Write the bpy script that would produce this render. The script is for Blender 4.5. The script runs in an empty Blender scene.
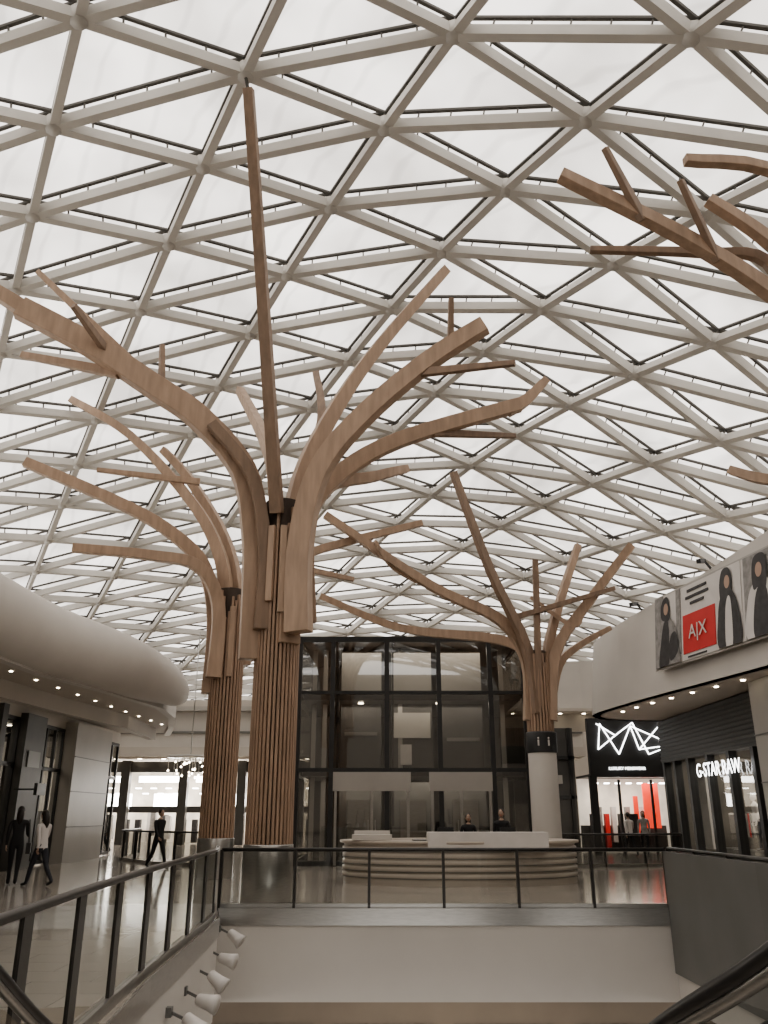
import bpy, bmesh, math, random
from mathutils import Vector, Matrix
random.seed(4)
V=Vector
# ------------------------------------------------------------------ materials
MATS={}
def nodes(m):
    m.use_nodes=True; nt=m.node_tree; nt.nodes.clear()
    o=nt.nodes.new('ShaderNodeOutputMaterial'); return nt,o
def pmat(name,col,rough=.6,metal=0,var=.06,scale=3.0,stretch=(1,1,1),emis=None,estr=0,bump=0):
    m=bpy.data.materials.new(name); nt,o=nodes(m); N=nt.nodes.new; L=nt.links.new
    b=N('ShaderNodeBsdfPrincipled'); tc=N('ShaderNodeTexCoord'); mp=N('ShaderNodeMapping'); mp.inputs['Scale'].default_value=stretch
    nz=N('ShaderNodeTexNoise'); nz.inputs['Scale'].default_value=scale; nz.inputs['Detail'].default_value=4
    L(tc.outputs['Object'],mp.inputs[0]); L(mp.outputs[0],nz.inputs['Vector'])
    r=N('ShaderNodeValToRGB'); r.color_ramp.elements[0].position=.3; r.color_ramp.elements[1].position=.7
    r.color_ramp.elements[0].color=(*[max(0,c*(1-var)) for c in col],1); r.color_ramp.elements[1].color=(*[min(1,c*(1+var)) for c in col],1)
    L(nz.outputs[0],r.inputs[0]); L(r.outputs[0],b.inputs['Base Color'])
    b.inputs['Roughness'].default_value=rough; b.inputs['Metallic'].default_value=metal
    if bump:
        bp=N('ShaderNodeBump'); bp.inputs['Strength'].default_value=bump; L(nz.outputs[0],bp.inputs['Height']); L(bp.outputs[0],b.inputs['Normal'])
    if emis: b.inputs['Emission Color'].default_value=(*emis,1); b.inputs['Emission Strength'].default_value=estr
    L(b.outputs[0],o.inputs[0]); MATS[name]=m; return m
def emat(name,col,s):
    m=bpy.data.materials.new(name); nt,o=nodes(m); e=nt.nodes.new('ShaderNodeEmission'); e.inputs[0].default_value=(*col,1); e.inputs[1].default_value=s
    nt.links.new(e.outputs[0],o.inputs[0]); return m
def glass(name,tint,base=.06,rough=.02,gcol=(1,1,1),ior=1.45):
    m=bpy.data.materials.new(name); nt,o=nodes(m); N=nt.nodes.new; L=nt.links.new
    t=N('ShaderNodeBsdfTransparent'); t.inputs[0].default_value=(*tint,1)
    g=N('ShaderNodeBsdfGlossy'); g.inputs['Roughness'].default_value=rough; g.inputs[0].default_value=(*gcol,1)
    # thin sheet: same reflectance from both sides of the pane
    geo=N('ShaderNodeNewGeometry'); mr=N('ShaderNodeMapRange'); mr.inputs['To Min'].default_value=ior; mr.inputs['To Max'].default_value=1/ior
    L(geo.outputs['Backfacing'],mr.inputs['Value'])
    f=N('ShaderNodeFresnel'); L(mr.outputs[0],f.inputs[0]); a=N('ShaderNodeMath'); a.operation='ADD'; a.inputs[1].default_value=base; a.use_clamp=True
    L(f.outputs[0],a.inputs[0]); mx=N('ShaderNodeMixShader'); L(a.outputs[0],mx.inputs[0]); L(t.outputs[0],mx.inputs[1]); L(g.outputs[0],mx.inputs[2]); L(mx.outputs[0],o.inputs[0]); return m
def panelmat():
    m=bpy.data.materials.new('etfe_cushion'); nt,o=nodes(m); N=nt.nodes.new; L=nt.links.new
    t=N('ShaderNodeBsdfTransparent'); tr=N('ShaderNodeBsdfTranslucent'); mx=N('ShaderNodeMixShader'); mx.inputs[0].default_value=.55
    tc=N('ShaderNodeTexCoord'); nz=N('ShaderNodeTexNoise'); nz.inputs['Scale'].default_value=.3; nz.inputs['Detail'].default_value=3
    r=N('ShaderNodeValToRGB'); r.color_ramp.elements[0].position=.35; r.color_ramp.elements[1].position=.65
    r.color_ramp.elements[0].color=(.54,.52,.50,1); r.color_ramp.elements[1].color=(.92,.895,.87,1)  # noise contrast paints uneven shading into the cushion colour
    wv=N('ShaderNodeTexWave'); wv.inputs['Scale'].default_value=.55; wv.inputs['Distortion'].default_value=1.2; wv.bands_direction='DIAGONAL'
    wr=N('ShaderNodeValToRGB'); wr.color_ramp.elements[0].position=0; wr.color_ramp.elements[0].color=(.86,.86,.86,1); wr.color_ramp.elements[1].position=.12; wr.color_ramp.elements[1].color=(1,1,1,1)
    ml=N('ShaderNodeMixRGB'); ml.blend_type='MULTIPLY'; ml.inputs[0].default_value=1
    L(tc.outputs['Object'],wv.inputs['Vector']); L(wv.outputs[0],wr.inputs[0])
    L(tc.outputs['Object'],nz.inputs['Vector']); L(nz.outputs[0],r.inputs[0]); L(r.outputs[0],ml.inputs[1]); L(wr.outputs[0],ml.inputs[2])
    L(ml.outputs[0],t.inputs[0]); L(ml.outputs[0],tr.inputs[0])
    L(t.outputs[0],mx.inputs[1]); L(tr.outputs[0],mx.inputs[2]); L(mx.outputs[0],o.inputs[0]); return m
def floormat():
    m=bpy.data.materials.new('polished_stone_tiles'); nt,o=nodes(m); N=nt.nodes.new; L=nt.links.new
    b=N('ShaderNodeBsdfPrincipled'); tc=N('ShaderNodeTexCoord'); br=N('ShaderNodeTexBrick'); br.offset=.5
    br.inputs['Scale'].default_value=1; br.inputs['Brick Width'].default_value=1.2; br.inputs['Row Height'].default_value=.6; br.inputs['Mortar Size'].default_value=.006
    br.inputs['Color1'].default_value=(.42,.38,.335,1); br.inputs['Color2'].default_value=(.36,.325,.288,1); br.inputs['Mortar'].default_value=(.19,.172,.153,1)
    L(tc.outputs['Object'],br.inputs['Vector']); L(br.outputs[0],b.inputs['Base Color']); b.inputs['Roughness'].default_value=.12
    L(b.outputs[0],o.inputs[0]); return m
M_beam=pmat('painted_steel',(.47,.45,.415),.5,0,.05,1.5)
M_gask=pmat('dark_gasket',(.085,.08,.072),.6)
M_panel=panelmat(); M_floor=floormat()
M_wood=pmat('glulam_timber',(.36,.255,.182),.5,0,.15,2.5,(3,3,.5),bump=.05)
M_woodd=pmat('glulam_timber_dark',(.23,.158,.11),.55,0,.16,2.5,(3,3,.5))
M_slat=pmat('timber_slat',(.33,.225,.158),.55,0,.18,4,(2,2,.3))
M_core=pmat('dark_core',(.055,.038,.028),.8)
M_steel=pmat('brushed_steel',(.42,.41,.39),.28,.9,.08,6,(1,1,10))
M_white=pmat('white_plaster',(.55,.52,.48),.6,0,.03,1)
M_white2=pmat('warm_white_render',(.48,.445,.40),.6,0,.03,1)
M_soff=pmat('soffit_paint',(.50,.455,.40),.7,0,.03,1)
M_beige=pmat('beige_stone',(.30,.25,.20),.5,0,.06,1)
M_dark=pmat('dark_frame',(.03,.03,.03),.4,0,.1)
M_char=pmat('charcoal_panel',(.07,.067,.062),.45,0,.1,2)
M_grey=pmat('grey_panel',(.15,.147,.137),.4,0,.08,1)
M_greyl=pmat('light_grey_panel',(.38,.36,.33),.4,0,.05,1)
M_kiosk=pmat('kiosk_laminate',(.46,.405,.345),.35,0,.05,1)
M_rail=pmat('handrail_dark',(.05,.047,.044),.3,.4)
M_rub=pmat('rubber_black',(.014,.013,.013),.35)
M_glass=glass('clear_glass',(.80,.81,.79),.04,.02,(.9,.9,.9),1.45)
M_glassd=glass('tinted_glass',(.50,.50,.48),.05)
M_glassb=glass('box_glass',(.62,.61,.58),.10)
M_lamp=emat('lamp_warm',(1,.87,.68),16)
M_lampw=emat('lamp_white',(1,.97,.92),14)
M_neon=emat('neon_white',(1,1,1),8)
M_text=emat('sign_white',(1,1,1),5)
M_red=pmat('red_print',(.55,.04,.035),.6,0,.05)
M_redlit=pmat('red_lit',(.6,.05,.03),.6,0,.3,4,emis=(.9,.08,.04),estr=.8)
M_paper=pmat('poster_paper',(.60,.57,.54),.6,0,.05)
M_ink=pmat('poster_ink',(.045,.042,.042),.6,0,.3,5)
M_inkg=pmat('poster_grey',(.26,.248,.235),.6,0,.3,5)
M_skin=pmat('skin',(.40,.27,.20),.5,0,.05)
M_shopint=pmat('shop_interior',(.16,.145,.125),.7,0,.3,.8)
M_shopwarm=pmat('shop_interior_lit',(.42,.38,.32),.7,0,.4,1.2,emis=(1,.89,.75),estr=.45)  # emission stands in for shop lighting on walls and displays
# ------------------------------------------------------------------ mesh builder
class MB:
    def __init__(s): s.v=[]; s.f=[]; s.mi=[]; s.ms=[]; s.sm=[]
    def add(s,vs,fs,m,smooth=False):
        if m not in s.ms: s.ms.append(m)
        k=len(s.v); i=s.ms.index(m); s.v+= [tuple(a) for a in vs]
        for f in fs: s.f.append([k+a for a in f]); s.mi.append(i); s.sm.append(smooth)
    def box(s,c,sz,m,rz=0):
        x,y,z=[a/2 for a in sz]; R=Matrix.Rotation(rz,3,'Z'); c=V(c)
        vs=[c+R@V((a*x,b*y,d*z)) for a in(-1,1) for b in(-1,1) for d in(-1,1)]
        s.add(vs,[(0,1,3,2),(4,6,7,5),(0,4,5,1),(2,3,7,6),(0,2,6,4),(1,5,7,3)],m)
    def beam(s,p,q,w,d,m,up=V((0,0,1)),w2=None,d2=None):
        p=V(p);q=V(q);t=(q-p).normalized(); a=t.cross(up)
        if a.length<1e-4: a=t.cross(V((0,1,0)))
        a.normalize(); b=a.cross(t).normalized(); w2=w2 or w; d2=d2 or d
        vs=[p+a*i*w/2+b*j*d/2 for i,j in((-1,-1),(1,-1),(1,1),(-1,1))]+[q+a*i*w2/2+b*j*d2/2 for i,j in((-1,-1),(1,-1),(1,1),(-1,1))]
        s.add(vs,[(3,2,1,0),(4,5,6,7),(0,1,5,4),(1,2,6,5),(2,3,7,6),(3,0,4,7)],m)
    def ring(s,rings,m,smooth=True,cap=True):
        n=len(rings[0]); vs=[p for r in rings for p in r]; fs=[]
        for k in range(len(rings)-1):
            for i in range(n): fs.append((k*n+i,k*n+(i+1)%n,(k+1)*n+(i+1)%n,(k+1)*n+i))
        if cap: fs.append(tuple(range(n))[::-1]); fs.append(tuple((len(rings)-1)*n+i for i in range(n)))
        s.add(vs,fs,m,smooth)
    def tube(s,pts,rad,m,n=10,cap=True):
        pts=[V(p) for p in pts]; rs=rad if isinstance(rad,(list,tuple)) else [rad]*len(pts); R=[]
        for i,p in enumerate(pts):
            t=(pts[min(i+1,len(pts)-1)]-pts[max(i-1,0)]).normalized(); a=t.cross(V((0,0,1)))
            if a.length<1e-3: a=V((1,0,0))
            a.normalize(); b=a.cross(t)
            R.append([p+(a*math.cos(q)+b*math.sin(q))*rs[i] for q in [2*math.pi*k/n for k in range(n)]])
        s.ring(R,m,True,cap)
    def lathe(s,c,prof,m,n=28,sx=1,sy=1,cap=True,smooth=True):
        c=V(c); s.ring([[c+V((r*sx*math.cos(2*math.pi*k/n),r*sy*math.sin(2*math.pi*k/n),z)) for k in range(n)] for r,z in prof],m,smooth,cap)
    def ball(s,c,r,m,n=10,sc=(1,1,1)):
        R=[]
        for i in range(n+1):
            a=math.pi*i/n; rr=max(1e-4,math.sin(a)*r)
            R.append([V(c)+V((rr*sc[0]*math.cos(2*math.pi*k/n),rr*sc[1]*math.sin(2*math.pi*k/n),-math.cos(a)*r*sc[2])) for k in range(n)])
        s.ring(R,m)
    def wall(s,path,z0,z1,t,m,smooth=True,lean=0):
        P=[V((p[0],p[1],0)) for p in path]; R=[]
        for i,p in enumerate(P):
            d=(P[min(i+1,len(P)-1)]-P[max(i-1,0)]).normalized(); nrm=V((-d.y,d.x,0))
            zt=path[i][2] if len(path[i])>2 else z1
            R.append([p+V((0,0,z0)),p+nrm*t+V((0,0,z0)),p+nrm*(t-lean)+V((0,0,zt)),p-nrm*lean+V((0,0,zt))])
        s.ring(R,m,False)
    def quad(s,a,b,c,d,m): s.add([a,b,c,d],[(0,1,2,3)],m)
    def build(s,name,parent=None,bevel=0):
        me=bpy.data.meshes.new(name); me.from_pydata(s.v,[],s.f)
        for m in s.ms: me.materials.append(m)
        me.polygons.foreach_set('material_index',s.mi); me.polygons.foreach_set('use_smooth',s.sm); me.update()
        o=bpy.data.objects.new(name,me); bpy.context.collection.objects.link(o)
        if parent: o.parent=parent
        if bevel:
            b=o.modifiers.new('bevel','BEVEL'); b.width=bevel; b.segments=2; b.limit_method='ANGLE'
        return o
def empty(name):
    o=bpy.data.objects.new(name,None); bpy.context.collection.objects.link(o); return o
def spline(pts,sub=6):
    P=[V(p) for p in pts]; out=[]
    for i in range(len(P)-1):
        p0=P[max(i-1,0)];p1=P[i];p2=P[i+1];p3=P[min(i+2,len(P)-1)]
        for k in range(sub):
            t=k/sub; out.append(.5*((2*p1)+(p2-p0)*t+(2*p0-5*p1+4*p2-p3)*t*t+(3*p1-p0-3*p2+p3)*t**3))
    out.append(P[-1]); return out
def text(body,loc,size,mat,rot,name,parent,ext=.02):
    cu=bpy.data.curves.new(name,'FONT'); cu.body=body; cu.size=size; cu.extrude=ext; cu.align_x='CENTER'; cu.align_y='CENTER'; cu.materials.append(mat)
    o=bpy.data.objects.new(name,cu); o.location=loc; o.rotation_euler=rot; bpy.context.collection.objects.link(o); o.parent=parent; return o
# ------------------------------------------------------------------ roof
def rz(x,y):
    tx=(.038 if x>0 else .011)*x*x; ty=(.0072 if y>13 else .002)*(y-13)**2
    return 8+9.2*math.exp(-(tx+ty)/9.2)
A0=V((-3.08,13.95)); E2=V((3.1,1.6)); E3=V((-1.45,2.57))
def nd(i,j):
    p=A0+E2*i+E3*j; return V((p.x,p.y,rz(p.x,p.y)))
def inside(i,j):
    p=A0+E2*i+E3*j; return -27<p.x<27 and -20<p.y<66
ceil=empty('ceiling')
bm_b=MB(); bm_g=MB(); bm_p=MB()
UP=V((0,0,1))
def normal(x,y):
    e=.1; return V((-(rz(x+e,y)-rz(x-e,y))/(2*e),-(rz(x,y+e)-rz(x,y-e))/(2*e),1)).normalized()
GO=.42
for i in range(-24,26):
    for j in range(-26,34):
        if not inside(i,j): continue
        a=nd(i,j); na=normal(a.x,a.y)
        near=5<a.y<34 and abs(a.x)<20
        bm_b.tube([a-na*.18,a+na*.16],.18,M_beam,8)
        bm_g.tube([a+na*.12,a+na*(GO+.03)],.04,M_gask,6)
        for di,dj in((1,0),(0,1),(1,-1)):
            if not inside(i+di,j+dj): continue
            b=nd(i+di,j+dj); nn=normal((a.x+b.x)/2,(a.y+b.y)/2)
            bm_b.beam(a,b,.15,.30,M_beam,nn)
            if near: bm_b.beam(a-nn*.15,b-nn*.15,.20,.025,M_beam,nn)
            bm_g.beam(a+nn*GO,b+nn*GO,.08,.07,M_gask,nn)
            if near:
                ln=(b-a).length; k=int(ln/.75)
                for q in range(1,k):
                    c=a.lerp(b,q/k); bm_g.beam(c+nn*.14,c+nn*GO,.04,.04,M_gask,V((0,1,0)))
        for tri in (((0,0),(1,0),(0,1)),((1,0),(1,1),(0,1))):
            if not all(inside(i+u,j+w) for u,w in tri): continue
            P=[nd(i+u,j+w)+normal(*nd(i+u,j+w).xy)*(GO+.06) for u,w in tri]; C=(P[0]+P[1]+P[2])/3; nn=normal(C.x,C.y)
            P=[C+(p-C)*.985 for p in P]; n=4 if near else 2; idx={}; vs=[]; fs=[]
            for u in range(n+1):
                for w in range(n+1-u):
                    l=(u/n,w/n,1-(u+w)/n); idx[u,w]=len(vs); vs.append(P[0]*l[0]+P[1]*l[1]+P[2]*l[2]+nn*(l[0]*l[1]*l[2]*27*.28))
            for u in range(n):
                for w in range(n-u):
                    fs.append((idx[u,w],idx[u+1,w],idx[u,w+1]))
                    if u+w<n-1: fs.append((idx[u+1,w],idx[u+1,w+1],idx[u,w+1]))
            bm_p.add(vs,fs,M_panel,True)
bm_b.build('lattice_beams',ceil); bm_g.build('gasket_frames',ceil); bm_p.build('etfe_cushions',ceil)
# ------------------------------------------------------------------ floor with void
vleft=[(-1.98,2.6),(-2.02,5),(-2.24,7.8),(-2.42,9.7),(-2.58,13.0),(-2.7,15.0),(-2.98,16.43)]
vright=[(5.15,16.43),(5.2,12.5),(5.5,9),(6.0,5),(6.3,2.6)]
void=vleft+vright
def slab(z,name,mat):
    mb=MB()
    def strip(a,b,xo):
        mb.add([(a[0],a[1],z),(b[0],b[1],z),(xo,b[1],z),(xo,a[1],z)],[(0,1,2,3)],mat)
    L=[(-1.98,-19.8)]+vleft+[(-2.98,61)]
    for a,b in zip(L[:-1],L[1:]): strip(a,b,-19.9)
    R=[(5.15,61)]+vright+[(6.3,-19.8)]
    for a,b in zip(R[:-1],R[1:]): strip(a,b,19.9)
    mb.quad((-2.98,16.43,z),(5.15,16.43,z),(5.15,61,z),(-2.98,61,z),mat)
    mb.quad((-1.98,-19.8,z),(6.3,-19.8,z),(6.3,2.6,z),(-1.98,2.6,z),mat)
    return mb.build(name)
slab(0,'floor',M_floor)
edge=MB(); vl=void+[void[0]]
edge.wall(vl,-.25,.03,-.02,M_steel)
edge.wall(vl,-1.45,-.25,.10,M_white)
edge.build('slab_edge_fascia')
slab(-1.45,'ceiling_lower',M_white2)
low=MB(); low.box((0,26,-5.6),(54,70,.1),M_floor); low.build('floor_lower')
lw=MB(); lw.box((0,24,-3.6),(30,.3,3.9),M_beige)
for k in range(-4,5): lw.box((k*3,23.8,-4.4),(2.5,.1,2.2),M_char)
lw.box((0,23.7,-1.95),(30,.25,.5),M_white2); lw.build('wall_lower')
for nm,c,sz in (('wall_left',(-20,20,4),(.3,80,8)),('wall_right',(20,20,4),(.3,80,8)),('wall_back',(0,58,4.5),(40,.3,9)),('wall_front',(0,-18.8,7),(40,.3,14))):
    w=MB(); w.box(c,sz,M_white2); w.box((c[0],c[1],.1),(sz[0]+.06,sz[1]+.06,.2),M_grey); w.build(nm)
# ------------------------------------------------------------------ balustrades
def balustrade(name,path,step=1.43,h=1.05,gl=M_glass,post=(.05,.09),base=True,inset=.0):
    root=empty(name); P=[V((x,y,0)) for x,y in path]
    g=MB(); f=MB()
    f.tube([p+V((0,0,h)) for p in P],.035,M_rail,8)
    for a,b in zip(P[:-1],P[1:]):
        g.quad(a+V((0,0,.08)),b+V((0,0,.08)),b+V((0,0,h-.04)),a+V((0,0,h-.04)),gl)
        if base: f.beam(a+V((0,0,.05)),b+V((0,0,.05)),.07,.10,M_steel)
    tot=[0]
    for a,b in zip(P[:-1],P[1:]): tot.append(tot[-1]+(b-a).length)
    n=max(1,round(tot[-1]/step))
    for k in range(n+1):
        d=min(tot[-1]-1e-4,tot[-1]*k/n)
        for i in range(len(P)-1):
            if tot[i]<=d<=tot[i+1]:
                t=(d-tot[i])/(tot[i+1]-tot[i]); q=P[i].lerp(P[i+1],t); dr=P[i+1]-P[i]; ang=math.atan2(dr.y,dr.x)
                f.box(q+V((0,0,h/2)),(post[0],post[1],h),M_rail,ang); break
    f.build('frame',root); g.build('glass_panels',root); return root
balustrade('glass_balustrade',[(-2.98,16.5),(5.15,16.5)],1.37,1.0)
lp=[(p.x-.05,p.y) for p in spline([(-3.0,16.4,0),(-2.75,15.0,0),(-2.62,13,0),(-2.46,9.7,0),(-2.28,7.2,0),(-2.10,5.2,0),(-2.02,4.3,0)],4)]
M_glassl=glass('smoked_glass',(.70,.71,.69),.06,.03,(.85,.85,.83),1.5)
balustrade('glass_balustrade',lp,1.30,1.05,M_glassl,(.20,.03))
rp=[(5.2,16.4),(5.24,12.5),(5.54,9),(6.04,5),(6.3,2.6)]
rb=balustrade('glass_balustrade',rp,1.4,1.02,M_glassd,(.05,.09))
balustrade('glass_balustrade',[(-5.9,29.8),(-8,31),(-10,34),(-10.4,38)],1.5,1.05,M_glassd)
balustrade('glass_balustrade',[(5.8,29.2),(8,29.4),(10,30)],1.4,1.0,M_glassd)
cl=MB(); cl.wall([(5.10,16.4),(5.15,12.5),(5.45,9),(5.95,5),(6.2,2.6)],-1.0,.98,.04,M_grey); cl.build('void_side_cladding')
# ------------------------------------------------------------------ tree columns
def branch(mb,pts,w,d0,d1,mat=None,sub=5,w1=None):
    mat=mat or M_wood; S=spline(pts,sub) if len(pts)>2 else [V(p) for p in pts]
    a=S[0]; b=S[-1]; h=V((b.x-a.x,b.y-a.y,0))
    if h.length<.2: h=V((1,0,0))
    side=h.cross(UP).normalized(); R=[]; n=len(S); w1=w1 or w*.8
    for i,p in enumerate(S):
        t=(S[min(i+1,n-1)]-S[max(i-1,0)]).normalized(); sd=(side-t*side.dot(t)).normalized(); u=t.cross(sd)
        f=i/(n-1); ww=w+(w1-w)*f; dd=d0+(d1-d0)*f
        R.append([p+sd*x*ww/2+u*y*dd/2 for x,y in((-1,-1),(1,-1),(1,1),(-1,1))])
    mb.ring(R,mat,False)
def trunk(mb,x,y,r,zb,zt,nsl,zclad,cladmat,var=.8,core_top=None):
    mb.lathe((x,y,0),[(r+.04,0),(r+.04,zclad),(r-.03,zclad+.02)],cladmat,32)
    mb.lathe((x,y,0),[(r-.06,zclad),(r-.06,core_top or zt)],M_core,28)
    for k in range(nsl):
        a=2*math.pi*k/nsl; top=zt-random.random()*var
        c=V((x+math.cos(a)*(r-.03),y+math.sin(a)*(r-.03),(zb+top)/2))
        mb.box(c,(.10,2*math.pi*r/nsl*.70,top-zb),M_slat,a)
t1=MB(); trunk(t1,-2.3,17.8,.46,1.0,8.3,34,1.05,M_steel,1.2)
B=lambda *a,**k: branch(t1,*a,**k)
B([(-2.78,17.65,4.7),(-2.80,17.62,6.3),(-2.88,17.6,7.5),(-3.2,17.4,8.95),(-4.22,17.1,10.12),(-5.21,16.8,10.75),(-6.67,16.4,11.62),(-8.21,16.0,12.34)],.34,.62,.50)
B([(-7.9,16.1,12.2),(-9.6,15.6,13.15)],.26,.36,.26)
B([(-2.62,17.4,5.3),(-2.62,17.4,7.0),(-2.95,17.2,8.7),(-3.9,16.9,9.9)],.2,.3,.25,mat=M_woodd)
B([(-2.38,17.35,7.9),(-2.74,15.7,12.87),(-2.99,14.0,16.65)],.27,.27,.20,mat=M_woodd)
t1.tube([(-2.99,14,16.6),(-3.08,13.95,17.05)],.04,M_gask,8)
B([(-2.05,17.5,5.0),(-2.08,17.6,6.9),(-1.93,17.8,8.89),(-1.20,18.2,10.9),(-.10,18.8,13.09),(1.75,19.8,16.15)],.30,.48,.26)
B([(-1.80,17.25,5.2),(-1.82,17.3,7.2),(-1.43,17.1,8.84),(-.43,16.8,10.06),(1.04,16.4,11.23),(2.26,16,11.89)],.32,.55,.38)
B([(-1.72,18.05,5.6),(-1.78,18.05,7.9),(-1.16,18.2,9.1),(.39,18.4,10.19),(3.44,18.8,11.35)],.30,.45,.34)
B([(3.1,18.8,11.2),(3.6,18.85,11.5),(4.19,19,12.17)],.26,.36,.2)
B([(-2.5,18.15,5),(-2.5,18.3,7.5),(-2.9,19.3,10.2),(-4.3,22,13.5)],.28,.45,.22)
B([(-2.2,18.2,6),(-2.1,18.4,8.5),(-1.6,19.2,11.0),(-1.9,20.5,13.2)],.24,.36,.2,mat=M_woodd)
B([(-2.0,18.2,6),(-1.6,18.4,8.7),(-.2,19.3,9.6),(.6,20,10.1)],.24,.36,.2)
B([(1.49,16.3,11.4),(1.52,16,12.6)],.14,.2,.14,mat=M_woodd)
B([(.7,16.5,10.95),(2.79,15.5,10.63)],.14,.2,.12,mat=M_woodd)
B([(1.2,18.45,10.4),(3.39,19.5,10.81)],.14,.2,.12,mat=M_woodd)
B([(-5.2,16.8,10.8),(-8.63,17.4,14.33)],.16,.24,.14)
B([(-6.3,16.5,11.5),(-6.75,15.4,12.0)],.14,.2,.14,mat=M_woodd)
B([(-5.07,16.8,10.7),(-5.22,17,11.99)],.13,.18,.12,mat=M_woodd)
B([(-6.0,16.6,11.0),(-8.58,17.2,11.84)],.16,.24,.16)
for k in range(12):
    a=2*math.pi*k/12+.2; zz=5.0+random.random()*1.5
    t1.box((-2.3+math.cos(a)*.51,17.8+math.sin(a)*.51,(zz+7.6)/2),(.1,.15,7.6-zz),M_wood,a)
t1.build('tree_column',bevel=.012)
t2=MB(); trunk(t2,-4.62,24.5,.46,1.0,8.0,30,1.0,M_steel,1.2)
B=lambda *a,**k: branch(t2,*a,**k)
B([(-5.05,24.4,4.9),(-5.08,24.5,7.1),(-5.44,24.3,8.6),(-6.2,24,9.46),(-7.7,23.6,10.34),(-10.83,23,11.6)],.30,.5,.30)
B([(-4.9,24.0,5.3),(-4.9,24,7.4),(-5.5,23.6,8.5),(-6.83,23.2,8.72),(-8.86,22.5,8.73)],.28,.42,.24)
B([(-4.75,24.7,5.5),(-4.78,24.6,7.7),(-5.19,24.8,9.39),(-6.25,25,11.14),(-8.63,25.6,13.73),(-11.06,26.2,15.4)],.28,.45,.24)
B([(-4.5,24.9,5.5),(-4.5,24.8,7.8),(-5.1,25.3,9.88),(-6.56,26,12.24),(-7.72,26.5,13.58)],.28,.42,.25)
B([(-6.0,25.1,11.8),(-9.19,24.5,11.98)],.16,.22,.14)
B([(-4.2,24.9,5.8),(-4.3,25,8.1),(-2.75,26,9.56),(1.31,27,11.05)],.26,.40,.22)
B([(-3.4,25.6,9.2),(-1.0,26.5,8.9)],.16,.22,.14)
for k in range(10):
    a=2*math.pi*k/10; zz=4.6+random.random()*1.8
    t2.box((-4.62+math.cos(a)*.51,24.5+math.sin(a)*.51,(zz+7.4)/2),(.1,.15,7.4-zz),M_wood,a)
t2.build('tree_column',bevel=.012)
t3=MB(); trunk(t3,4.95,27,.40,4.0,6.6,26,4.0,M_white,.6)
t3.lathe((4.95,27,0),[(.46,3.42),(.48,3.45),(.48,4.02),(.46,4.05)],M_dark,32)
for k in (-.15,.17):
    t3.box((4.95+k-.03,26.52,3.70),(.05,.02,.18),M_paper); t3.ball((4.95+k-.03,26.515,3.84),.03,M_paper,8,(1,.3,1))
B=lambda *a,**k: branch(t3,*a,**k)
B([(4.65,26.9,4.4),(4.66,27,6.3),(3.81,26.8,7.61),(1.51,26.5,8.71),(-1.96,26,10.99)],.28,.46,.22)
B([(4.75,27.2,4.5),(4.68,27.4,6.4),(3.92,27.8,7.15),(.57,29,7.82),(-2.3,29.4,9.08)],.26,.40,.22)
B([(4.85,26.7,4.6),(4.6,26.7,6.7),(3.45,26,9.08),(2.29,25.4,12.28)],.24,.34,.2,mat=M_woodd)
B([(4.9,26.7,4.8),(5.05,26.6,9.6)],.2,.22,.18,mat=M_woodd)
B([(5.15,27,4.5),(5.4,27,6.9),(6.77,27.6,10.45)],.24,.36,.2)
B([(5.25,26.8,4.4),(5.6,26.9,6.6),(6.77,26.6,8.23),(8.15,26,9.94)],.26,.40,.24)
B([(5.3,27.2,4.7),(5.72,27.3,6.2),(6.55,27.6,6.94),(7.72,28,7.6)],.22,.30,.16)
B([(4.09,26.6,7.6),(7.51,26.2,8.53)],.13,.18,.12,mat=M_woodd)
B([(6.5,26.7,7.9),(6.15,26.7,7.4),(4.96,27.3,8.5)],.12,.16,.12)
B([(1.4,26.5,8.7),(.3,26.4,9.3),(-.3,25.8,10.0)],.12,.16,.12)
t3.build('tree_column',bevel=.012)
t4=MB(); trunk(t4,8.6,13.2,.46,1.0,8.6,30,1.0,M_steel,1.2)
B=lambda *a,**k: branch(t4,*a,**k)
B([(8.3,13.2,5),(8.25,13.1,7.8),(7.7,12.8,9.6),(6.88,12.6,10.43),(5.27,12.2,11.31),(3.13,11.8,12.28)],.26,.42,.22)
B([(4.6,12.05,11.5),(3.91,11.6,12.7)],.13,.2,.12,mat=M_woodd)
B([(5.95,12.35,10.85),(5.25,11.8,12.17)],.13,.2,.12,mat=M_woodd)
B([(7.5,13.0,9.7),(7.19,13,11.33),(6.04,13.2,11.69),(4.03,13.5,11.99)],.16,.26,.12,mat=M_woodd)
B([(8.6,12.8,6),(8.4,12,9.5),(6.9,11.3,11.7),(5.02,11,11.87)],.2,.3,.16)
B([(8.7,13.0,6),(8.3,12.8,10.2),(7.05,12.6,11.52),(6.02,12.5,12.34)],.24,.34,.2)
B([(8.4,13.6,5),(8.3,13.9,7.2),(7.24,14.5,7.54),(6.78,15,7.95)],.2,.28,.16)
B([(8.9,13.4,5),(9.2,13.6,8),(11,15,12)],.26,.4,.2)
t4.build('tree_column',bevel=.012)
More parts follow.
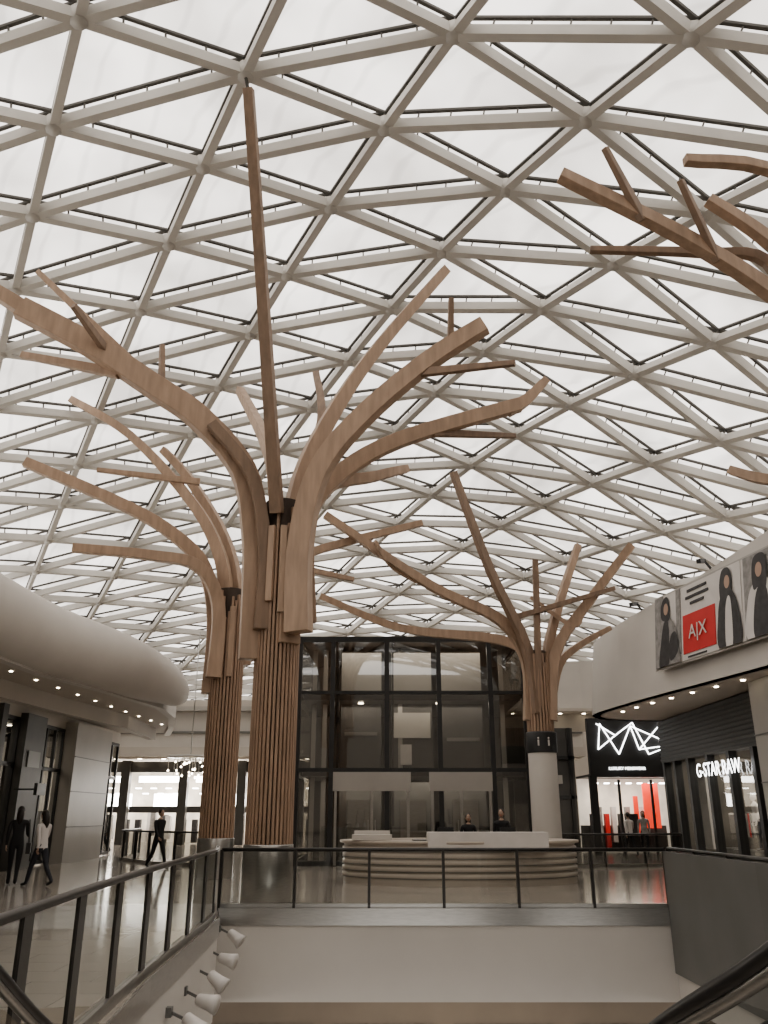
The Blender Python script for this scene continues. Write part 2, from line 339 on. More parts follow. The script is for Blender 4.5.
# ------------------------------------------------------------------ glass pavilion
gp=empty('glass_lift_pavilion'); f=MB(); g=MB(); it=MB()
H=7.6
xs=[-3.02,-1.83,.10,1.96,3.79,5.0]
pl=[(-3.02,36)]+[(x,30) for x in xs]+[(5.0,36)]
for a,b in zip(pl[:-1],pl[1:]):
    g.quad((a[0],a[1],.05),(b[0],b[1],.05),(b[0],b[1],H),(a[0],a[1],H),M_glassb)
    for z,th in ((.08,.16),(3.06,.13),(5.7,.11),(H,.18)):
        f.beam((a[0],a[1],z),(b[0],b[1],z),.12,th,M_dark)
for x,y in pl: f.box((x,y,H/2),(.16,.16,H),M_dark)
f.box((1,33,H+.05),(8.1,6.1,.12),M_char); f.box((1,36,H/2),(8,.2,H),M_grey)
for x in (-1.62,.31): f.box((x,30.06,4.4),(.07,.1,6.3),M_dark)
for x0,x1 in((-1.75,.92),(1.55,3.72)):
    f.box(((x0+x1)/2,29.90,2.68),(x1-x0,.08,.62),M_greyl)
    for x in (x0+.1,(x0+x1)/2,x1-.1): f.box((x,29.9,1.2),(.09,.08,2.35),M_steel)
    f.box(((x0+x1)/2+.12,29.86,1.1),(.03,.06,.7),M_steel)
    f.box(((x0+x1)/2-.12,29.86,1.1),(.03,.06,.7),M_steel)
for x in (-2.6,-2.2,.6,4.4):
    it.box((x,31.6,H/2),(.16,.16,H-.2),M_greyl)
for z in (3.0,5.6): it.box((1,33.1,z),(7.8,5.4,.25),M_char)
it.box((1,35,1.6),(7.6,.1,3),M_grey)
for x in (-.85,1.03,2.9):
    it.box((x,32,1.4),(1.5,1.3,2.6),M_grey); it.box((x,31.3,1.1),(.9,.04,2.0),M_steel)
    it.box((x,32.2,4.3),(1.5,1.3,2.4),M_char)
    it.box((x,32.2,6.6),(1.5,1.3,1.7),M_greyl)  # pale grey boxes imitate the sky's reflection in the top glass row
it.box((1.03,31.4,4.7),(1.35,.06,.9),M_greyl); it.box((.8,31.3,3.65),(.4,.3,.7),M_paper)
it.box((2.9,31.4,4.2),(1.2,.06,.12),M_steel); it.box((-.85,31.4,4.4),(1.2,.06,.12),M_steel)
for x in (-.85,2.0): it.tube([(x,31.0,2.86),(x,31.0,2.83)],.1,M_lamp,8); it.tube([(x,31.0,5.46),(x,31.0,5.43)],.1,M_lamp,8)
f.build('frame',gp); g.build('glass',gp); it.build('lift_core',gp)
# ------------------------------------------------------------------ left bulkhead + soffit + shopfronts
bt=MB()
tp=spline([(-8.9,8,5.80),(-8.75,14,5.80),(-8.75,18.1,5.80),(-8.55,21,5.80),(-7.9,24,5.80),(-7.2,27,5.65),(-7.0,28.3,5.45),(-7.1,29.0,5.35)],5)
n=len(tp); rad=[.86]*n
for i,p in enumerate(tp):
    q=p.y
    if q>24: rad[i]=max(.12,.86*math.sqrt(max(.0,1-((q-24)/5.05)**2)))
bt.tube(tp,rad,M_white,28); bt.build('bullnose_bulkhead')
sf=MB(); sp=[(-8.9,2),(-8.75,14),(-8.55,21),(-7.9,24),(-7.3,28),(-7.6,31),(-8.6,35),(-9.5,38)]
for a,b in zip(sp[:-1],sp[1:]):
    sf.quad((a[0],a[1],5.02),(b[0],b[1],5.02),(-19.8,b[1],5.02),(-19.8,a[1],5.02),M_soff)
    sf.quad((a[0],a[1],5.3),(b[0],b[1],5.3),(-19.8,b[1],6.2),(-19.8,a[1],6.2),M_white2)
sf.wall([(a-.0,b) for a,b in sp],4.90,5.35,.25,M_white)
sf.wall([(-10.6,2),(-10.5,14),(-10.3,21),(-9.9,26),(-9.3,31),(-9.6,36)],4.55,5.02,.3,M_white2)
for k in range(20):
    y=8+k*1.45; xx=-9.45+.04*max(0,y-20); sf.tube([(xx,y,5.01),(xx,y,4.995)],.045,M_lamp,10)
    sf.tube([(-11.0,y,5.01),(-11.0,y,4.99)],.045,M_lamp,10)
sf.build('soffit_left')
sl=MB()
sl.box((-11.9,20,4.8),(.4,36,.5),M_white2)
for k,(y0,y1,kind) in enumerate([(2,8,'g'),(8,14,'g'),(14.0,20,'g'),(20,22.4,'d'),(22.4,27.4,'g'),(27.4,29,'d'),(29,31.4,'g'),(31.4,35.5,'p'),(35.5,38,'g')]):
    ym=(y0+y1)/2; L=y1-y0
    if kind=='g':
        sl.quad((-11.8,y0,.05),(-11.8,y1,.05),(-11.8,y1,4.5),(-11.8,y0,4.5),M_glassd)
        for y in (y0,y0+L/3,y0+2*L/3,y1): sl.box((-11.75,y,2.3),(.1,.1,4.5),M_dark)
        for z in (.1,3.1,4.5): sl.box((-11.75,ym,z),(.1,L,.12),M_dark)
        sl.box((-15.5,ym,2.4),(.2,L,4.8),M_shopint); sl.box((-15,ym,4.7),(6,L,.1),M_char)
        for q in range(4):
            sl.tube([(-13.4,y0+L*(q+.5)/4,4.62),(-13.4,y0+L*(q+.5)/4,4.6)],.10,M_lamp,8)
            sl.box((-14.5,y0+L*(q+.5)/4,.9),(.5,.8,1.6+.3*math.sin(q*3)),M_inkg if q%2 else M_shopwarm)
    elif kind=='d':
        sl.box((-11.7,ym,2.35),(.5,L,4.7),M_char); sl.box((-11.43,ym,3.3),(.03,L*.6,.5),M_grey)
    else:
        sl.box((-11.6,ym,2.4),(.7,L,4.8),M_greyl)
        for z in (1.2,2.4,3.6): sl.box((-11.23,ym,z),(.03,L,.03),M_grey)
sl.box((-10.95,24.2,2.3),(.35,.35,4.6),M_char)
sl.build('shopfront_left')
bs=MB(); bs.box((-10.7,27.2,2.35),(.1,.7,.35),M_dark); bs.box((-11.1,27.2,2.35),(.8,.05,.05),M_dark); bs.build('projecting_shop_sign')
# ------------------------------------------------------------------ far end
fe=MB()
fe.box((-4,50,6.3),(31,.6,2.4),M_white); fe.box((-4,49.6,5.0),(31,.9,.5),M_white2); fe.box((-4,49.5,7.4),(31,.8,.25),M_greyl); fe.box((-4,49.6,6.1),(31,.1,.12),M_grey)
fe.box((-4,53,4.75),(31,6,.1),M_soff)
for k in range(22): fe.tube([(-18.5+k*1.4,50.6,4.69),(-18.5+k*1.4,50.6,4.66)],.12,M_lamp,8)
fe.build('bulkhead_far')
fs=MB(); fs.box((-4,56,2.3),(31,.2,4.6),M_shopwarm)
for k in range(8):
    x=-18.5+k*3.4; fs.box((x,51,2.3),(.5,.5,4.6),M_char); fs.box((x+1.7,51,4.25),(2.9,.15,.6),M_char)
    fs.box((x+1.7,52,3.6),(2.4,.1,.35),M_lampw); fs.box((x+1.7,55,2.4),(2.0,.1,.9),M_lampw)
    for q in range(7):
        fs.box((x+.4+q*.45,53+(q%2),.7+.2*(q%3)),(.3,.4,1.3+.5*(q%2)),[M_ink,M_paper,M_inkg][q%3])
        fs.box((x+.4+q*.45,52.4,3.1-.3*(q%2)),(.3,.3,.06),M_lampw)
    fs.box((x+1.7,51.5,1.9),(3,.1,.35),M_char)
fs.build('shopfront_far')
ch=MB()
for k in range(26):
    a=k*2.4; r=.25+.9*(k/26); ch.tube([(-10.3+r*math.cos(a),46+r*math.sin(a),4.5),(-10.3+r*math.cos(a),46+r*math.sin(a),3.9+.4*math.sin(k))],.012,M_steel,5)
    ch.ball((-10.3+r*math.cos(a),46+r*math.sin(a),3.85+.4*math.sin(k)),.05,M_lamp,6)
ch.tube([(-10.3,46,4.45),(-10.3,46,4.55)],1.2,M_steel,20); ch.tube([(-10.3,46,4.5),(-10.3,46,rz(-10.3,46)-.2)],.03,M_steel,6)
ch.build('chandelier')
# ------------------------------------------------------------------ right fascia, soffit, billboard
fp=[(11.2,6),(10.6,12),(9.95,16),(9.28,20),(8.72,23),(8.22,25.5),(7.80,28),(7.55,30),(7.65,31.2),(8.2,32.1),(9.2,32.6),(12,33),(19.7,33)]
ztop=[9.5,9.0,8.6,8.25,8.0,7.85,7.75,7.62,7.6,7.6,7.6,7.6,7.6]
S=spline([(a,b,z) for (a,b),z in zip(fp,ztop)],4)
rf=MB(); rf.wall([(p.x,p.y,p.z) for p in S],5.0,8,-.3,M_white,lean=.25)
for a,b in zip(S[:-1],S[1:]):
    rf.quad((a.x,a.y,5.0),(b.x,b.y,5.0),(19.8,b.y,5.0),(19.8,a.y,5.0),M_soff)
    rf.quad((min(19.8,a.x+.3),a.y,7.4),(min(19.8,b.x+.3),b.y,7.4),(19.8,b.y,7.4),(19.8,a.y,7.4),M_white2)
rf.build('bulkhead_right')
dl=MB()
for k in range(14):
    y=14+k*1.2; i=min(range(len(S)),key=lambda q:abs(S[q].y-y)); x=S[i].x+.75
    dl.tube([(x,y,4.995),(x,y,4.97)],.06,M_lamp,10)
dl.build('soffit_downlights')
bb=MB(); pf=V((8.22,24.8,0)); pn=V((9.37,19.2,0)); d=(pn-pf); Lb=d.length; d.normalize(); nrm=V((d.y,-d.x,0))
if nrm.x>0: nrm=-nrm
Z0=5.66;Z1=7.76
def BP(u,v,off): return pf+d*(Lb*u)+nrm*(.10+off)+V((.20*v,0,Z0+(Z1-Z0)*v))
def bq(u0,u1,v0,v1,m,off=.03,sk=0):
    p=[BP(u0,v0,off),BP(u1,v0,off),BP(u1+sk,v1,off),BP(u0+sk,v1,off)]
    bb.add(p+[x-nrm*.03 for x in p],[(0,1,2,3),(7,6,5,4),(0,4,5,1),(1,5,6,2),(2,6,7,3),(3,7,4,0)],m)
def poly(pts,m,off): bb.add([BP(u,v,off) for u,v in pts],[tuple(range(len(pts)))],m)
def blob(cx,cy,rx,ry,m,off): poly([(cx+rx*math.cos(2*math.pi*k/20),cy+ry*math.sin(2*math.pi*k/20)) for k in range(20)],m,off)
def curve(pts,m,off):   # smooth closed outline
    n=len(pts); out=[]
    for i in range(n):
        p0,p1,p2,p3=[V(pts[(i+q)%n]) for q in(-1,0,1,2)]
        for k in range(5):
            t=k/5; out.append(tuple(.5*((2*p1)+(p2-p0)*t+(2*p0-5*p1+4*p2-p3)*t*t+(3*p1-p0-3*p2+p3)*t**3)))
    poly([(u,min(1,max(0,v))) for u,v in out],m,off)
bq(-.015,1.015,-.03,1.03,M_greyl,0)
bq(0,1,0,1,M_paper,.02)
bq(.0,.25,0,1,M_paper,.04); bq(.0,.09,0,1,M_inkg,.045); bq(.21,.25,.1,1,M_inkg,.045)
curve([(.03,.0),(.03,.35),(.06,.58),(.12,.68),(.18,.60),(.22,.42),(.235,.2),(.24,0)],M_inkg,.075)
curve([(.05,.0),(.07,.35),(.10,.60),(.14,.62),(.15,.3),(.14,0)],M_ink,.08)
curve([(.16,.05),(.15,.28),(.18,.42),(.22,.40),(.23,.15)],M_ink,.082)
curve([(.08,.66),(.07,.82),(.10,.95),(.14,.95),(.155,.80),(.15,.62)],M_ink,.076); blob(.122,.79,.022,.085,M_skin,.08)
bq(.27,.55,.08,.60,M_red,.04)
for k,w_ in enumerate((.17,.20,.12)): bq(.40-w_/2,.40+w_/2,.90-.09*k,.935-.09*k,M_ink,.045)
bq(.31,.47,.02,.04,M_ink,.045)
bq(.57,.76,0,1,M_paper,.04); bq(.78,1.0,0,1,M_inkg,.04)
curve([(.585,0),(.585,.4),(.61,.64),(.66,.72),(.71,.64),(.745,.4),(.75,0)],M_ink,.076)
curve([(.64,0),(.645,.45),(.67,.62),(.69,.5),(.69,0)],M_paper,.078)
curve([(.63,.97),(.605,.80),(.61,.58),(.64,.50),(.66,.66),(.69,.62),(.70,.82),(.68,.97)],M_ink,.079); blob(.665,.80,.021,.085,M_skin,.082)
curve([(.80,0),(.81,.42),(.85,.62),(.91,.68),(.97,.60),(.99,.3),(.99,0)],M_paper,.076)
curve([(.85,0),(.86,.4),(.90,.60),(.95,.5),(.95,0)],M_ink,.077)
curve([(.87,.95),(.85,.75),(.86,.56),(.90,.58),(.94,.52),(.955,.72),(.94,.95)],M_ink,.078); blob(.90,.78,.023,.09,M_skin,.082)
bo=bb.build('advertising_billboard')
ang=math.atan2(d.y,d.x)
text('A|X',(BP(.41,.34,.08)),.55,M_paper,(math.pi/2-.09,0,ang),'lettering',bo,.004)
for y in (22.3,26.4):
    c=MB(); i=min(range(len(S)),key=lambda q:abs(S[q].y-y)); p=S[i]
    c.beam((p.x+.35,y,p.z-.1),(p.x+.1,y,p.z+.25),.05,.05,M_dark); c.beam((p.x+.15,y+.1,p.z+.25),(p.x-.15,y-.25,p.z+.15),.12,.12,M_dark); c.build('security_camera')
# right shopfront (dark, slatted)
rs=MB(); X=10.7
rs.box((X+.6,16,4.6),(.8,34,.8),M_char)
for y0,y1 in ((4,10),(10,16),(16,21.0)):
    rs.quad((X,y0,.05),(X,y1,.05),(X,y1,4.5),(X,y0,4.5),M_glassd); rs.box((X,y0,2.5),(.3,.5,5),M_char)
rs.box((X-.3,22.0,2.5),(.9,1.9,5),M_greyl)
for z in (1.2,2.4,3.6): rs.box((X-.77,22.0,z),(.02,1.9,.03),M_grey)
rs.box((X+.1,27.9,4.2),(.5,10,1.5),M_char)
for k in range(10): rs.box((X-.17,27.9,3.55+k*.14),(.04,10,.05),M_dark)
for y in (23.1,24.8,26.6,28.4,30.2,31.6,32.8): rs.box((X,y,1.8),(.25,.22,3.5),M_dark)
rs.quad((X+.02,23,.05),(X+.02,33,.05),(X+.02,33,3.5),(X+.02,23,3.5),M_glass)
rs.box((X+4,28,2.5),(.2,10,5),M_shopint); rs.box((X+2,33,2.5),(4,.2,5),M_shopint); rs.box((X+2,28,4.3),(4,10,.1),M_char)
for k in range(7):
    y=23.8+k*1.35; rs.tube([(X+1.3,y,4.24),(X+1.3,y,4.2)],.10,M_lampw,8)
    rs.box((X+1.6,y,.25),(.7,.7,.5),M_grey)
    rs.box((X+3.6,y,1.5+.3*(k%2)),(.3,1.0,1.4),[M_paper,M_ink,M_inkg][k%3])
    rs.tube([(X+2.6,y-.5,1.7),(X+2.6,y+.5,1.7)],.02,M_steel,6)
    for q in range(6): rs.box((X+2.6,y-.42+q*.17,1.25),(.42,.07,.8),[M_paper,M_inkg,M_ink,M_red,M_greyl][(q+k)%5])
rs.box((X+.6,31.0,1.8),(.1,.9,2.6),M_paper)
ro=rs.build('shopfront_right')
text('G-STAR RAW',(X-.34,27.0,2.95),.60,M_text,(math.pi/2,0,-math.pi/2),'sign_lettering',ro,.006)
# ------------------------------------------------------------------ back right shops
br=MB()
br.wall([(4.5,44),(7,43),(10,42.5),(19.7,42.5)],6.6,9.0,.4,M_white); br.box((12,44,6.5),(13,4,.15),M_soff)
br.wall([(5.5,44),(8,43.4),(12,43.2),(19.7,43.2)],5.6,6.6,.4,M_white2)
for k in range(8): br.tube([(6.5+k*1.2,42.9,6.42),(6.5+k*1.2,42.9,6.40)],.09,M_lamp,8)
br.build('bulkhead_back')
bk=MB()
bk.box((7.2,42,2.8),(4.0,.3,5.6),M_char)
for x in (5.4,6.6,7.8,9.0): bk.box((x,41.8,2.8),(.15,.1,5.6),M_dark)
for z in (2.4,4.2): bk.box((7.2,41.8,z),(4,.1,.15),M_dark)
bk.box((6.5,41.75,1.2),(.8,.05,1.8),M_inkg); bk.box((8.2,41.75,3.2),(.7,.04,.4),M_greyl)
bk.box((11.2,38,4.4),(4.4,.3,2.5),M_dark); bk.box((9.1,38,1.6),(.3,.3,3.2),M_dark); bk.box((13.3,38,1.6),(.3,.3,3.2),M_dark)
for x in (10.2,11.6): bk.box((x,37.95,1.5),(.1,.1,3.1),M_dark)
bk.box((11.2,41.2,1.6),(4.2,.1,3.2),M_shopwarm); bk.box((11.2,39.8,3.25),(4.2,3,.1),M_char)
zz=[(9.4,4.3),(9.55,5.4),(10.3,4.1),(10.9,5.3),(11.2,4.3),(12.3,5.45),(12.7,4.5),(11.6,4.1),(11.0,5.45),(10.2,4.9),(9.4,5.4)]
for p,q in zip(zz[:-1],zz[1:]): bk.beam((p[0],37.78,p[1]),(q[0],37.78,q[1]),.035,.035,M_neon,V((0,1,0)))
for p,q in (((10.9,5.3),(12.7,4.5)),((9.4,4.3),(10.2,4.9)),((11.2,4.3),(12.7,4.5))): bk.beam((p[0],37.76,p[1]),(q[0],37.76,q[1]),.035,.035,M_neon,V((0,1,0)))
bk.box((12.0,39.5,2.0),(.7,.1,1.9),M_redlit); bk.box((11.3,39.5,1.6),(.2,.1,1.6),M_redlit); bk.box((10.9,39,.9),(.5,.4,1.5),M_ink)
for k in range(7): bk.box((9.6+k*.5,39.6,2.95),(.2,.2,.05),M_lampw)
for k in range(9): bk.box((9.5+k*.32,40.3,.9+.3*(k%2)),(.2,.3,1.5),[M_ink,M_inkg,M_red,M_paper][k%4])
bk.box((11.0,40.8,.6),(3.8,.5,1.1),M_char)
bko=bk.build('shopfront_back')
text('LUXURY MENSWEAR',(10.6,37.8,3.5),.17,M_text,(math.pi/2,0,0),'sign_lettering',bko,.01)
# ------------------------------------------------------------------ kiosk
kk=MB(); cx,cy=1.95,23.3
prof=[(3.0,0),(3.0,.12)]
for k in range(5): z=.14+k*.15; prof+=[(3.0,z),(3.03,z+.02),(3.03,z+.11),(2.98,z+.13)]
prof+=[(3.0,.92),(3.1,.94),(3.1,1.0),(2.4,1.0),(2.4,.02)]
kk.lathe((cx,cy,0),prof,M_kiosk,48,1,.62,False)
for k in range(5): kk.lathe((cx,cy,0),[(3.035,.150+k*.15),(3.04,.170+k*.15)],M_grey,48,1,.62,False)
kk.box((2.5,21.7,1.0),(2.9,.6,.42),M_paper); kk.box((-.3,22.4,1.08),(1.0,.4,.12),M_white); kk.box((-.3,22.6,1.18),(.9,.1,.1),M_white)
for x in (1.6,3.2): kk.box((x,23.0,1.15),(.4,.05,.3),M_dark); kk.box((x,23.0,1.0),(.05,.05,.3),M_dark)
kk.box((cx,23.3,.5),(2.4,.8,1.0),M_grey)
kk.build('information_kiosk')
# ------------------------------------------------------------------ spotlights on slab edge
for k,(y,z) in enumerate([(16.0,-.35),(14.6,-.5),(13.2,-.55),(12.0,-.6),(10.8,-.6),(9.6,-.6)]):
    x=-2.98+.55*(16.4-y)/6.8; s=MB()
    s.box((x+.06,y,z+.1),(.12,.10,.10),M_grey); s.beam((x+.1,y,z+.1),(x+.33,y,z),.03,.03,M_grey)
    dr=V((.7,-.15,-.15 if k%2 else -.5)).normalized(); c=V((x+.36,y,z-.02))
    s.tube([c-dr*.12,c-dr*.10,c+dr*.05,c+dr*.16],[.05,.07,.09,.12],M_paper,14); s.tube([c+dr*.15,c+dr*.162],.09,M_white,14)
    s.build('spotlight')
# ------------------------------------------------------------------ escalators
def escalator(name,x0,width,pts,handed=1,hr=.045):
    root=empty(name); b=MB(); gl=MB()
    for xs_ in (x0,x0+handed*width):
        R=[V((xs_+dx,y,z)) for (y,z,dx) in pts]
        b.tube(spline(R,6),hr,M_rub,10)
        b.tube([p-V((0,0,hr*1.3)) for p in spline(R,6)],hr*.7,M_steel,8)
        for a,c in zip(R[:-1],R[1:]):
            gl.quad(a-V((0,0,.85)),c-V((0,0,.85)),c-V((0,0,.08)),a-V((0,0,.08)),M_glass)
            b.beam(a-V((0,0,.92)),c-V((0,0,.92)),.16,.26,M_steel)
    for (y0,z0,d0),(y1,z1,d1) in zip(pts[:-1],pts[1:]):
        n=max(1,int(abs(y1-y0)/.4))
        for k in range(n):
            t=(k+.5)/n; y=y0+(y1-y0)*t; z=z0+(z1-z0)*t-1.05; xx=x0+d0+(d1-d0)*t+handed*width/2
            b.box((xx,y,z),(width-.18,.42,.18),M_char)
    b.build('body',root); gl.build('balustrade_glass',root)
escalator('escalator',2.75,1.1,[(4.0,1.90,.25),(7.0,.60,.14),(9.0,-.26,-.12),(12,-1.5,-.2),(16,-3.2,-.2)],1,.085)
escalator('escalator',-1.38,.48,[(1.4,1.90,.1),(3.0,1.20,.05),(4.0,.76,-.02),(6,-.12,-.03),(9,-1.40,-.03),(14,-3.5,-.03)],-1,.024)
# ------------------------------------------------------------------ people
def seg(p,a,b):
    ab=b-a; t=max(0,min(1,(p-a).dot(ab)/max(ab.length_squared,1e-9))); return (p-(a+ab*t)).length
def skinmesh(vs,es,rs,root=0,sub=2):
    me=bpy.data.meshes.new('tmp'); me.from_pydata([tuple(v) for v in vs],es,[]); o=bpy.data.objects.new('tmp',me); bpy.context.collection.objects.link(o)
    sk=o.modifiers.new('s','SKIN')
    sk.use_smooth_shade=True
    for i,r in enumerate(rs):
        d=me.skin_vertices[0].data[i]; d.radius=r if isinstance(r,tuple) else (r,r); d.use_root=(i==root)
    ss=o.modifiers.new('u','SUBSURF'); ss.levels=sub; ss.render_levels=sub
    dg=bpy.context.evaluated_depsgraph_get(); ev=o.evaluated_get(dg); m2=ev.to_mesh()
    V_=[v.co.copy() for v in m2.vertices]; F_=[list(p.vertices) for p in m2.polygons]; ev.to_mesh_clear()
    bpy.data.objects.remove(o); bpy.data.meshes.remove(me); return V_,F_
def person(name,loc,rot,top,bot,skin,hair,longhair,pose,shoes=None,scale=1.0,bag=False):
    P=pose; mb=MB(); shoes=shoes or M_dark
    def chain(o,l1,l2,a,b,out=0):
        k=o+V((out*l1,l1*math.sin(a),-l1*math.cos(a))); e=k+V((out*l2*.3,l2*math.sin(b),-l2*math.cos(b))); return k,e
    pel=V((0,0,.96)); ch_=V((0,.02,1.30)); nb=V((0,.0,1.46)); nk=V((0,.02,1.54))
    vs=[pel,V((0,.0,1.10)),ch_,nb,nk]; es=[(0,1),(1,2),(2,3),(3,4)]; rs=[(.15,.105),(.13,.095),(.155,.105),(.075,.065),(.05,.05)]
    segs=[(pel,nb,top),(nb+V((0,0,.03)),nk+V((0,0,.05)),skin)]; hands=[]; feet=[]
    for sx,a,b in((-1,P['lA'],P['lB']),(1,P['rA'],P['rB'])):
        sh_=V((sx*.18,0,1.42)); el,wr=chain(sh_,.29,.25,a,a+b,sx*.12); k=len(vs)
        vs+=[sh_,el,wr]; es+=[(2,k),(k,k+1),(k+1,k+2)]; rs+=[.062,.045,.03]
        segs+=[(sh_,el,top),(el,wr,top)]; hands.append((wr,(wr-el).normalized(),sx))
    for sx,a,b in((-1,P['la'],P['lb']),(1,P['ra'],P['rb'])):
        hp=V((sx*.09,0,.90)); kn,an=chain(hp,.43,.41,a,a-b); toe=an+V((0,.16,-.035 if b<.3 else -.08)); k=len(vs)
        vs+=[hp,kn,an,toe]; es+=[(0,k),(k,k+1),(k+1,k+2),(k+2,k+3)]; rs+=[.095,.062,.042,.035]
        segs+=[(hp,kn,bot),(kn,an,bot),(an+V((0,.03,-.02)),toe,shoes)]; feet+=[toe,an]
    V_,F_=skinmesh(vs,es,rs)
    for f_ in F_:
        c=sum((V_[i] for i in f_),V())/len(f_); m=min(segs,key=lambda s_:seg(c,s_[0],s_[1]))[2]
        mb.add([],[],m); mb.f.append(f_); mb.mi.append(mb.ms.index(m)); mb.sm.append(True)
    mb.v+=[tuple(v) for v in V_]
    for wr,dr,sx in hands:
        sidev=V((0,1,0)); inn=V((-sx,0,0))
        hv=[wr-dr*.01,wr+dr*.04,wr+dr*.08]; a1,b1=skinmesh(hv,[(0,1),(1,2)],[(.02,.026),(.018,.036),(.016,.038)],0,1); mb.add(a1,b1,skin,True)
        for q,(off,ln) in enumerate(((-.03,.055),(-.01,.07),(.012,.075),(.032,.068))):
            b0=wr+dr*.075+sidev*off; k1=b0+dr*ln*.5+inn*.008; k2=k1+dr*ln*.35+inn*.022
            a1,b1=skinmesh([b0,k1,k2],[(0,1),(1,2)],[.009,.0085,.007],0,1); mb.add(a1,b1,skin,True)
        b0=wr+dr*.03+sidev*.03; k1=b0+sidev*.028+dr*.025+inn*.01; k2=k1+dr*.03+sidev*.008+inn*.012
        a1,b1=skinmesh([b0,k1,k2],[(0,1),(1,2)],[.011,.010,.008],0,1); mb.add(a1,b1,skin,True)
    hc=V((0,.035,1.645)); R=[]; n=18
    for i in range(n+1):
        a=math.pi*i/n; z=-math.cos(a); r=math.sin(a)
        ring=[]
        for k in range(n):
            t=2*math.pi*k/n; x=math.cos(t)*r*.075; y=math.sin(t)*r*.095
            if z<-.2: x*=1-.28*(-z-.2); y+= .01*(-z)
            if y>0 and -.3<z<.05 and abs(math.cos(t))<.2: y+=.016*(1-abs(z+.15)/.2)
            ring.append(hc+V((x,y,z*.115)))
        R.append(ring)
    mb.ring(R,skin)
    for sx in(-1,1):
        mb.ball(hc+V((sx*.028,.083,.008)),.012,M_paper,8); mb.ball(hc+V((sx*.028,.092,.008)),.006,M_ink,6); mb.ball(hc+V((sx*.076,-.005,-.01)),.022,skin,8,(.4,.8,1.2))
        mb.box(hc+V((sx*.028,.092,.03)),(.03,.008,.006),hair)
    mb.box(hc+V((0,.092,-.055)),(.04,.01,.01),M_red)
    mb.ball(hc+V((0,-.018,.022)),.1,hair,14,(.86,.98,1.06))
    if longhair:
        mb.tube([hc+V((0,-.04,.05)),hc+V((0,-.065,-.06)),hc+V((0,-.085,-.18)),hc+V((0,-.09,-.30))],[.075,.085,.08,.03],hair,12)
    if top is not bot:
        mb.lathe((0,0,0),[(.165,.90),(.15,1.0),(.135,1.10)],top,20,1,.72,False)
    if bag:
        mb.box((.27,.02,.82),(.10,.28,.24),M_ink); mb.beam((.22,.02,1.46),(.27,-.08,.93),.02,.02,M_ink); mb.beam((.22,.02,1.46),(.27,.12,.93),.02,.02,M_ink)
    mz=min(v[2] for v in mb.v)
    mb.v=[(v[0],v[1],v[2]-mz) for v in mb.v]
    o=mb.build(name); o.location=loc; o.rotation_euler=(0,0,rot); o.scale=(scale,)*3; return o
M_blk=pmat('black_cloth',(.02,.019,.02),.8); M_wht=pmat('white_cloth',(.55,.52,.50),.8); M_hair=pmat('dark_hair',(.02,.014,.011),.5); M_jean=pmat('dark_denim',(.03,.032,.04),.8)
walk=dict(la=.42,lb=.15,ra=-.30,rb=.35,lA=-.35,lB=.25,rA=.35,rB=.35)
stand=dict(la=.04,lb=.02,ra=-.04,rb=.02,lA=.05,lB=.3,rA=-.03,rB=.2)
walk2=dict(la=.2,lb=.1,ra=-.2,rb=.2,lA=-.2,lB=.4,rA=.15,rB=1.2)
person('woman_in_black',(-9.0,21.9,0),math.pi*.1,M_blk,M_blk,M_skin,M_hair,True,walk2,bag=True,scale=1.03)
person('woman_in_white_top',(-8.3,21.7,0),math.pi*.35,M_wht,M_jean,M_skin,M_hair,True,walk)
person('man_in_black',(-7.15,28.3,0),-math.pi*.7,M_blk,M_blk,M_skin,M_hair,False,walk,scale=1.04)
person('kiosk_attendant',(2.3,24.2,0),math.pi,M_blk,M_blk,M_skin,M_hair,True,stand,scale=.93)
person('kiosk_attendant',(3.2,24.1,0),math.pi*.9,M_blk,M_blk,M_skin,M_hair,False,stand)
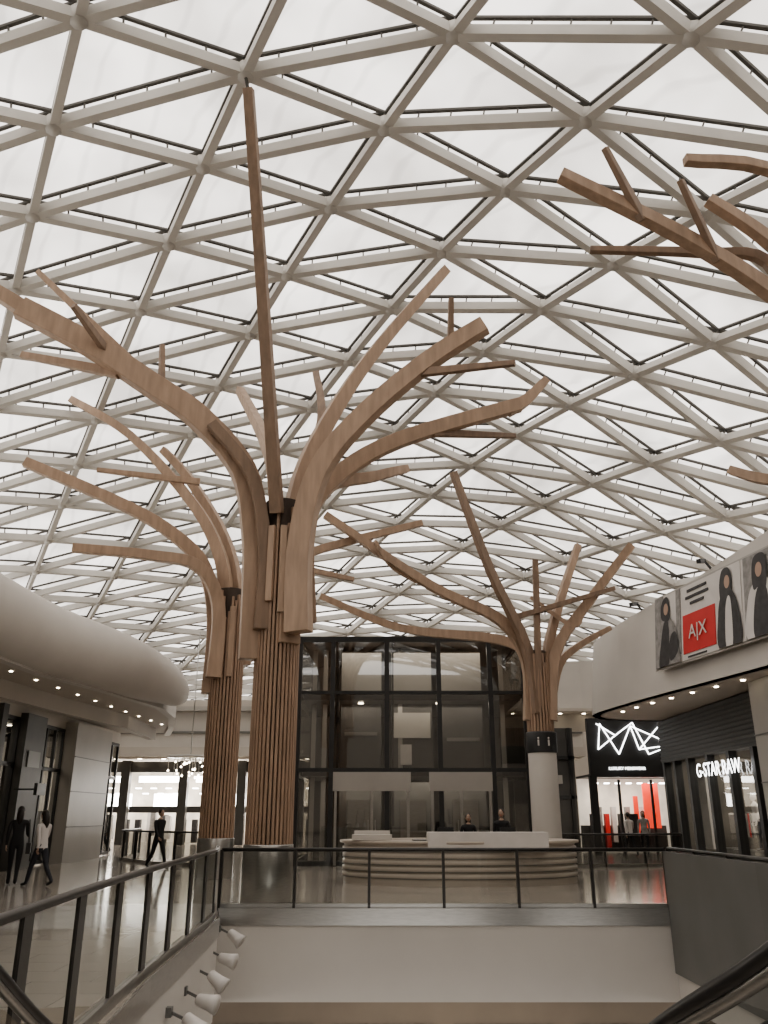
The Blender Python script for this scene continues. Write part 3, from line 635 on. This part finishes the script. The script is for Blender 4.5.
person('shopper',(10.1,36.6,0),.3,M_wht,M_jean,M_skin,M_hair,False,walk)
person('shopper',(10.8,36.9,0),2.8,M_inkg,M_jean,M_skin,M_hair,True,stand)
person('shopper',(-12.6,40,0),2.0,M_inkg,M_jean,M_skin,M_hair,False,walk)
for k in range(3):
    person('shop_mannequin',(X+1.6,23.8+1.35*(2*k),.5),math.pi/2,[M_inkg,M_blk,M_wht][k],M_jean,M_paper,M_paper,False,stand)
# ------------------------------------------------------------------ lights in shops
def area(name,loc,sz,e,col=(1,.92,.82)):
    l=bpy.data.lights.new(name,'AREA'); l.shape='RECTANGLE'; l.size=sz[0]; l.size_y=sz[1]; l.energy=e; l.color=col
    o=bpy.data.objects.new(name,l); o.location=loc; bpy.context.collection.objects.link(o)
area('shop_ceiling_light',(X+1.8,28,4.1),(2,8),260)
area('shop_ceiling_light',(-13.5,25,4.4),(2,12),220)
area('shop_ceiling_light',(11.2,39.6,3.1),(3.5,2),150)
area('shop_ceiling_light',(-8,52.5,4.5),(16,3),1100)
area('pavilion_fill',(1,30.9,2.8),(6,1.2),70)  # added fill lamps, one per level, to brighten the pavilion interior
area('pavilion_fill',(1,30.9,5.4),(6,1.2),70)
area('pavilion_fill',(1,31.0,7.4),(6,1.2),90)
area('lower_mall_light',(1.5,19,-1.6),(6,3),250)
# ------------------------------------------------------------------ world + camera
w=bpy.data.worlds.new('overcast'); bpy.context.scene.world=w; w.use_nodes=True
bg=w.node_tree.nodes['Background']; bg.inputs[0].default_value=(1,.968,.932,1); bg.inputs[1].default_value=2.45
cd=bpy.data.cameras.new('camera'); cd.sensor_fit='VERTICAL'; cd.sensor_height=36; cd.lens=36*830/1024; cd.clip_end=300
cam=bpy.data.objects.new('camera',cd); bpy.context.collection.objects.link(cam); cam.location=(0,0,1.6)
cam.rotation_euler=(math.pi/2+math.atan(303/830),0,0); bpy.context.scene.camera=cam
vs_=bpy.context.scene.view_settings; vs_.view_transform='AgX'
try: vs_.look='AgX - Medium High Contrast'
except Exception: pass
